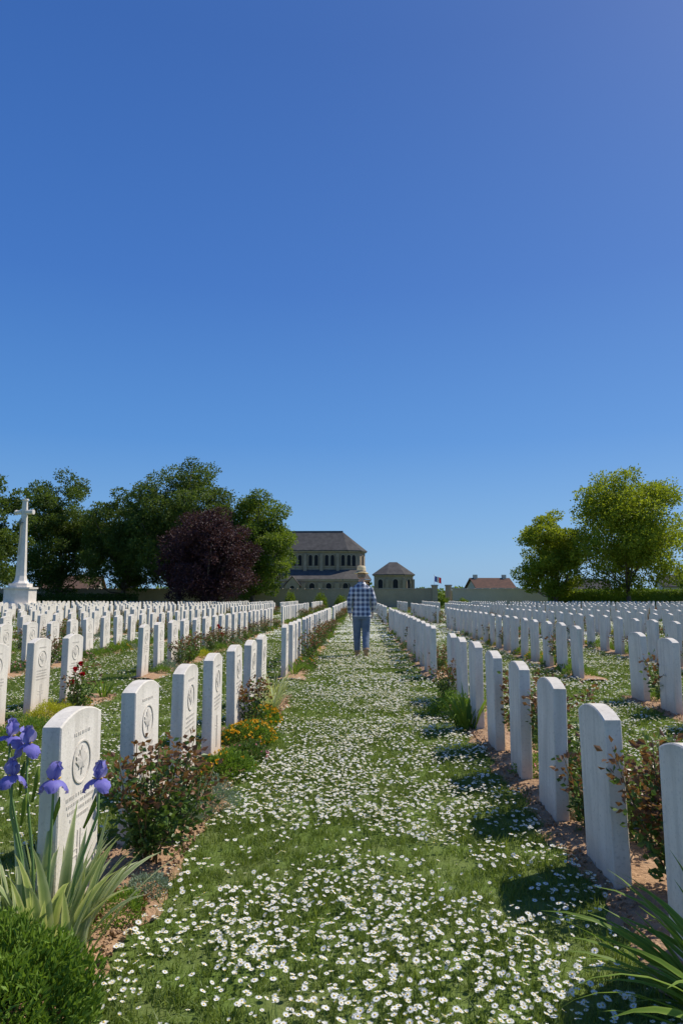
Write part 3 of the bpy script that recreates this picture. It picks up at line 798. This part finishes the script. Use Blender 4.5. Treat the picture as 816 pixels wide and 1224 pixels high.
V = [(x, y, 4.32) for x, y in lo2] + [(x, y, 6.2) for x, y in top]; k = len(lo2)
mb.add(V, [(i, i + 1, k + i + 1, k + i) for i in range(k - 1)], 'slate')
for sgn in (-1, 1):
    xe = -12.3 + sgn * 1.6
    mb.add([(xe, 124.4, 3.0), (-12.3, 124.4, 4.85), (-12.3, 127.5, 4.85), (xe, 127.5, 3.0)], [(0, 1, 2, 3)], 'slate')
mb.obj('slate_roof', parent=church)

chap = bpy.data.objects.new('abbey_chapel', None); COL.objects.link(chap)
mb = MB(); ft = [(2.6, 127.5), (5.0, 126.3), (8.0, 126.3), (9.9, 128.4), (9.9, 132), (8, 134), (3.4, 134)]
prism(mb, ft, 0, 5.2, 'church'); band(mb, ft + ft[:1], 4.9, 5.18, .2); mb.obj('walls', parent=chap)
mb = MB()
for a, b in zip(ft[:4], ft[1:5]):
    a = np.array(a, float); b = np.array(b, float); c = (a + b) / 2; t = unit(b - a); arch_window(mb, (c[0], c[1], 1.9), (t[0], t[1], 0), .95, 2.4)
    box(mb, b[0] - .25, b[0] + .25, b[1] - .45, b[1] + .1, 0, 4.3, 'church')
mb.obj('windows', parent=chap)
mb = MB(); fo = off(ft, .4); n = len(fo)
V = [(x, y, 5.2) for x, y in fo] + [(x, y, 5.05) for x, y in fo] + [(5.6, 130, 7.6), (7.0, 130, 7.6)]
F = [(n + i, n + (i + 1) % n, (i + 1) % n, i) for i in range(n)]
F += [(0, 1, 2 * n), (1, 2, 2 * n + 1, 2 * n), (2, 3, 2 * n + 1), (3, 4, 2 * n + 1), (4, 5, 2 * n + 1), (5, 6, 2 * n, 2 * n + 1), (6, 0, 2 * n)]
mb.add(V, F, 'slate'); mb.obj('slate_roof', parent=chap)

def house(name, x, y, w, d, wh, rh_, roofm, rot=0, chim=True):
    e = bpy.data.objects.new(name, None); e.location = (x, y, 0); e.rotation_euler[2] = rot; COL.objects.link(e)
    mb = MB(); V = [(-w / 2, -d / 2, 0), (w / 2, -d / 2, 0), (w / 2, d / 2, 0), (-w / 2, d / 2, 0), (-w / 2, -d / 2, wh), (w / 2, -d / 2, wh), (w / 2, d / 2, wh), (-w / 2, d / 2, wh), (-w / 2, 0, wh + rh_), (w / 2, 0, wh + rh_)]
    mb.add(V, [(0, 1, 5, 4), (1, 2, 6, 9, 5), (2, 3, 7, 6), (3, 0, 4, 8, 7)], 'render_w'); mb.obj('walls', parent=e)
    mb = MB(); o = .35; zt = wh + rh_ + .12; ze = wh - .1
    for s_ in (-1, 1):
        V = [(-w / 2 - o, s_ * (d / 2 + o), ze), (w / 2 + o, s_ * (d / 2 + o), ze), (w / 2 + o, 0, zt), (-w / 2 - o, 0, zt)]
        V += [(a, b, c + .12) for a, b, c in V]
        mb.add(V, [(0, 1, 2, 3), (4, 5, 6, 7), (0, 1, 5, 4), (1, 2, 6, 5), (3, 0, 4, 7)], roofm)
    mb.obj('roof', parent=e)
    mb = MB()
    if chim:
        for cxx in (-w / 2 + .6, w / 2 - .6): box(mb, cxx - .3, cxx + .3, -.3, .3, wh + rh_ - .6, wh + rh_ + .75, 'render_w')
    for k in range(int(w // 2)):
        xx = -w / 2 + 1.1 + k * 2.0
        box(mb, xx - .45, xx + .45, -d / 2 - .05, -d / 2 + .02, .9, 2.0, 'glass')
        for a in (-.5, .45): box(mb, xx + a, xx + a + .05, -d / 2 - .08, -d / 2 + .02, .85, 2.05, 'white')
        box(mb, xx - .5, xx + .5, -d / 2 - .08, -d / 2 + .02, 2.052, 2.12, 'white')
    mb.obj('windows_and_chimneys', parent=e)
house('tiled_house', 21.0, 112, 6.0, 6, 2.4, 1.5, 'brownroof', R(8))
house('slate_house', 46.5, 140, 6.5, 6, 2.6, 1.8, 'slate', R(-10))
house('white_house', 56, 120, 8, 7, 2.8, 1.9, 'slate', R(-15))
house('farm_house', -38, 90, 7.0, 6, 2.0, 1.7, 'brownroof', R(10))

mb = MB(); tube(mb, [(0, 0, 0), (0, 0, 3.7)], [.035, .025], 'white', 8); tube(mb, [(0, 0, 3.7), (0, 0, 3.76)], [.05, .03], 'white', 8)
for k, mt in enumerate(('flagb', 'white', 'flagr')):
    V = []
    for i in range(5):
        t = k * .26 + i * .065; yy = .10 * math.sin(t * 9)
        V += [(.04 + t, yy, 3.6 - t * .3), (.04 + t, yy * .7 + .05, 2.95 - t * .35)]
    mb.add(V, [(2 * i, 2 * i + 1, 2 * i + 3, 2 * i + 2) for i in range(4)], mt, smooth=True)
mb.obj('french_flag', (8.85, 82, 0))

# ------------------------------------------------------------------ man
def plaid():
    m, nt, out = new_mat('plaid_shirt')
    p = N(nt, 'ShaderNodeBsdfPrincipled'); p.inputs['Roughness'].default_value = .9
    tc = N(nt, 'ShaderNodeTexCoord'); sx = N(nt, 'ShaderNodeSeparateXYZ'); nt.links.new(tc.outputs['Object'], sx.inputs[0])
    def band_(src, sc, th, ph=0):
        return math_n(nt, 'LESS_THAN', math_n(nt, 'FRACT', math_n(nt, 'ADD', math_n(nt, 'MULTIPLY', src, sc), ph + 50.0)), th)
    a = band_(sx.outputs[0], 10.5, .5); b = band_(sx.outputs[2], 10.5, .5)
    s_ = math_n(nt, 'ADD', a, b); s_ = math_n(nt, 'MULTIPLY', s_, .5)
    c = ramp(nt, s_, [(0.0, (.66, .66, .68)), (.5, (.26, .29, .36)), (1.0, (.07, .09, .15))])
    l1 = band_(sx.outputs[0], 10.5, .12, .3); l2 = band_(sx.outputs[2], 10.5, .12, .3)
    c = mixc(nt, c, (.7, .7, .72), math_n(nt, 'MULTIPLY', math_n(nt, 'MAXIMUM', l1, l2), .5))
    nt.links.new(c, p.inputs['Base Color'])
    b = N(nt, 'ShaderNodeBump'); b.inputs['Strength'].default_value = .8; b.inputs['Distance'].default_value = .03
    nt.links.new(noise_n(nt, 9, 3, 'object'), b.inputs['Height']); nt.links.new(b.outputs[0], p.inputs['Normal'])
    nt.links.new(p.outputs[0], out.inputs[0]); return m
M['shirt'] = plaid()
M['jeans'] = simple('denim_jeans', (.11, .155, .22), (.17, .225, .30), 7, .9, .7, 14)
M['skin'] = simple('skin', (.62, .37, .26), rough=.6)
M['hair'] = simple('grey_hair', (.26, .21, .17), rough=.8)
M['boot'] = simple('tan_leather_boot', (.52, .33, .17), (.42, .25, .12), 12, .6)
M['straw'] = foliage('straw_hat', (.90, .80, .58), (.84, .72, .50), .35, 60, .9, .1)
M['band'] = simple('hat_band', (.16, .11, .08), rough=.8)

man = bpy.data.objects.new('walking_man', None); man.location = (0.03, 14.2, 0); man.rotation_euler[2] = R(2); COL.objects.link(man)
mb = MB()
loft(mb, [(0, 0, .84, .165, .125), (0, 0, .90, .18, .135), (0, 0, .98, .178, .13), (0, 0, 1.08, .172, .125), (0, .0, 1.2, .178, .128), (0, -.005, 1.32, .19, .13), (0, -.01, 1.40, .195, .118), (0, -.005, 1.455, .15, .095), (0, 0, 1.50, .085, .075)], 'shirt', 28)
loft(mb, [(0, .0, 1.44, .07, .07), (0, .01, 1.54, .06, .064), (0, .015, 1.60, .058, .066)], 'skin', 20)
head = []
for i in range(13):
    a = -math.pi / 2 + math.pi * i / 12; z = 1.665 + .118 * math.sin(a); c = math.cos(a)
    jaw = .82 if z < 1.62 else 1.0
    head.append((0, .015 + (.012 if z < 1.62 else 0), z, max(.004, .076 * c ** .8 * jaw), max(.004, .095 * c ** .8 * (jaw + .06))))
loft(mb, head, 'skin', 24)
tube(mb, [(0, .10, 1.675), (0, .125, 1.645), (0, .112, 1.635)], [.008, .014, .01], 'skin', 8)
tube(mb, [(-.022, .105, 1.608), (0, .112, 1.609), (.022, .105, 1.608)], [.005, .007, .005], 'skin', 8)
for s_ in (-1, 1):
    loft(mb, [(s_ * .076, .0, 1.63, .006, .008), (s_ * .082, -.004, 1.65, .009, .014), (s_ * .086, -.006, 1.68, .008, .017), (s_ * .082, -.004, 1.70, .005, .01)], 'skin', 10)
    tube(mb, [(s_ * .030, .09, 1.685), (s_ * .030, .098, 1.685)], [.012, .01], 'skin', 8)
loft(mb, [(0, -.012, 1.62, .060, .065), (0, -.012, 1.645, .076, .087), (0, -.008, 1.68, .081, .094), (0, .0, 1.72, .079, .093)], 'hair', 20)
def bent(pts, rad, mat, k=4):
    pts = [np.array(p, float) for p in pts]; P = []; Rd = []
    for i in range(len(pts) - 1):
        for j in range(k):
            t = j / k; P.append(pts[i] * (1 - t) + pts[i + 1] * t); Rd.append(rad[i] * (1 - t) + rad[i + 1] * t)
    P.append(pts[-1]); Rd.append(rad[-1]); P = np.array(P)
    Q = P.copy(); Q[1:-1] = (P[:-2] + P[1:-1] * 2 + P[2:]) / 4
    tube(mb, Q, Rd, mat, 14)
def arm(s_, elbow, wrist, hd):
    sh = np.array([s_ * .165, -.01, 1.415]); el = np.array(elbow, float); wr = np.array(wrist, float)
    bent([sh, el, wr], [.070, .056, .044], 'shirt')
    hd = unit(np.array(hd, float))
    side = np.array([0, 1.0, 0]) - hd * hd[1]; side = unit(side)
    tube(mb, [wr - hd * .02, wr + hd * .015, wr + hd * .03], [.028, .027, .030], 'skin', 10)
    for o in (-.022, 0, .022): tube(mb, [wr + hd * .02 + side * o * .7, wr + hd * .06 + side * o, wr + hd * .095 + side * o], [.016, .018, .014], 'skin', 8)
    inw = np.array([-s_, 0, 0.0])
    for o, L in ((-.033, .055), (-.011, .068), (.011, .074), (.033, .068)):
        b = wr + hd * .09 + side * o
        tube(mb, [b, b + hd * L * .45 + inw * .004, b + hd * L * .75 + inw * .016, b + hd * L * .9 + inw * .032], [.0095, .0092, .0086, .0075], 'skin', 8)
    b = wr + hd * .035 + side * .026
    tube(mb, [b, b + side * .025 + hd * .025, b + side * .032 + hd * .055 + inw * .01], [.013, .011, .009], 'skin', 8)
arm(-1, (-.255, -.05, 1.13), (-.235, .02, .90), (.02, .15, -1))
arm(1, (.262, -.03, 1.13), (.235, .12, .93), (-.03, .35, -1))
bent([(-.088, 0, .90), (-.092, .08, .49), (-.085, .10, .11)], [.108, .080, .066], 'jeans')
bent([(.088, 0, .90), (.088, .03, .50), (.080, -.17, .15)], [.108, .080, .066], 'jeans')
loft(mb, [(0, 0, .78, .15, .115), (0, 0, .86, .17, .13), (0, 0, .92, .165, .125)], 'jeans', 24)
def boot(x, heel, toe, ank):
    heel, toe, ank = map(lambda v: np.array(v, float), (heel, toe, ank))
    tube(mb, [ank + [0, 0, .05], ank, heel * .85 + toe * .15 + [0, 0, .045]], [.05, .048, .045], 'boot', 12)
    tube(mb, [heel + [0, 0, .04], heel * .6 + toe * .4 + [0, 0, .04], heel * .25 + toe * .75 + [0, 0, .03], toe + [0, 0, .022]], [.037, .040, .042, .026], 'boot', 12)
boot(-.085, (-.085, .055, 0), (-.10, .30, 0), (-.085, .09, .10))
boot(.08, (.080, -.20, .055), (.088, .03, .0), (.080, -.165, .15))
src = mb.obj('body_src')
lab = []
for (g, mi_, _) in mb.F:
    for f in g: lab.append((f, mi_))
kd_pts = []; allV = np.concatenate(mb.V)
for f, mi_ in lab:
    pts = allV[f]
    kd_pts.append((pts.mean(0), mi_))
    if len(f) == 4:
        for w in ((.5, .5, 0, 0), (0, 0, .5, .5), (.5, 0, 0, .5), (0, .5, .5, 0)): kd_pts.append(((pts * np.array(w)[:, None]).sum(0), mi_))
kd = kdtree.KDTree(len(kd_pts))
for i, (p, _) in enumerate(kd_pts): kd.insert(Vector(p), i)
kd.balance()
rm = src.modifiers.new('r', 'REMESH'); rm.mode = 'VOXEL'; rm.voxel_size = .0062; rm.use_smooth_shade = True
sm_ = src.modifiers.new('s', 'SMOOTH'); sm_.factor = .5; sm_.iterations = 3
bpy.context.view_layer.update(); dg = bpy.context.evaluated_depsgraph_get()
bm_ = bpy.data.meshes.new_from_object(src.evaluated_get(dg)); bm_.name = 'body'
bm_.materials.clear()
for m in mb.mats: bm_.materials.append(M[m])
for p in bm_.polygons:
    _, i, _ = kd.find(p.center); p.material_index = kd_pts[i][1]; p.use_smooth = True
body = bpy.data.objects.new('body', bm_); COL.objects.link(body); body.parent = man
bpy.data.objects.remove(src)
mb = MB(); loft(mb, [(0, 0, .83, .196, .15), (0, 0, .90, .192, .146), (0, 0, .99, .184, .137), (0, 0, 1.05, .174, .127)], 'shirt', 28, False)
loft(mb, [(0, .0, 1.475, .082, .082), (0, .0, 1.53, .070, .074), (0, .0, 1.532, .076, .08), (0, .0, 1.485, .098, .094)], 'shirt', 24, False)
mb.obj('shirt_hem_and_collar', parent=man)
mb = MB(); V = []; F = []; seg = 36
prof = [(.098, 1.735), (.125, 1.726), (.160, 1.712), (.167, 1.718), (.160, 1.724), (.125, 1.737), (.100, 1.744), (.097, 1.80), (.090, 1.855), (.060, 1.868), (.0, 1.856)]
for r_, z in prof:
    for j in range(seg):
        a = 2 * math.pi * j / seg; dz = .010 * math.cos(2 * a) * -1 * max(0, (r_ - .1) / .06) if z < 1.75 else 0
        V.append((r_ * .95 * math.cos(a), .01 + r_ * 1.08 * math.sin(a), z + dz))
for i in range(len(prof) - 1):
    for j in range(seg):
        k = (j + 1) % seg; F.append((i * seg + j, i * seg + k, (i + 1) * seg + k, (i + 1) * seg + j))
mb.add(V, F, 'straw', smooth=True)
loft(mb, [(0, .01, 1.745, .0975, .110), (0, .01, 1.765, .0962, .1087)], 'band', 36, False)
mb.obj('straw_hat', parent=man)

# ------------------------------------------------------------------ light, world, camera
EL, AZ = 52.0, 58.0
sd = Vector((math.sin(R(AZ)) * math.cos(R(EL)), math.cos(R(AZ)) * math.cos(R(EL)), math.sin(R(EL))))
sl = bpy.data.lights.new('sun', 'SUN'); sl.energy = 5.0; sl.angle = R(.5); sl.color = (1, .93, .82)
so = bpy.data.objects.new('sun', sl); so.rotation_euler = sd.to_track_quat('Z', 'Y').to_euler(); so.location = (20, 20, 30); COL.objects.link(so)
w = bpy.data.worlds.new('World'); scene.world = w; w.use_nodes = True; nt = w.node_tree; nt.nodes.clear()
o = nt.nodes.new('ShaderNodeOutputWorld'); bg = nt.nodes.new('ShaderNodeBackground'); sk = nt.nodes.new('ShaderNodeTexSky')
sk.sky_type = 'NISHITA'; sk.sun_disc = False; sk.sun_elevation = R(EL); sk.sun_rotation = R(AZ)
sk.altitude = 0; sk.air_density = 1.0; sk.dust_density = 1.2; sk.ozone_density = 2.0
tc = nt.nodes.new('ShaderNodeTexCoord'); sx = nt.nodes.new('ShaderNodeSeparateXYZ'); nt.links.new(tc.outputs['Generated'], sx.inputs[0])
grad = ramp(nt, sx.outputs[2], [(0.0, (.23, .45, .70)), (.08, (.145, .36, .68)), (.22, (.060, .24, .62)), (.42, (.030, .150, .51)), (.66, (.018, .105, .405)), (1.0, (.025, .10, .37))])
sc_ = mixc(nt, grad, (8.4, 8.4, 8.4), 1.0, 'MULTIPLY')
res = mixc(nt, sk.outputs[0], sc_, .82)
nt.links.new(res, bg.inputs[0])
bg.inputs[1].default_value = .13; nt.links.new(bg.outputs[0], o.inputs[0])

cam = bpy.data.cameras.new('camera'); co = bpy.data.objects.new('camera', cam); COL.objects.link(co)
cam.sensor_fit = 'VERTICAL'; cam.sensor_height = 36; cam.lens = 24; cam.clip_start = .05; cam.clip_end = 3000
co.location = (0, 0, 1.25); co.rotation_euler = (R(97.0), 0, R(1.54)); scene.camera = co
scene.view_settings.view_transform = 'Standard'; scene.view_settings.look = 'None'; scene.view_settings.exposure = 0
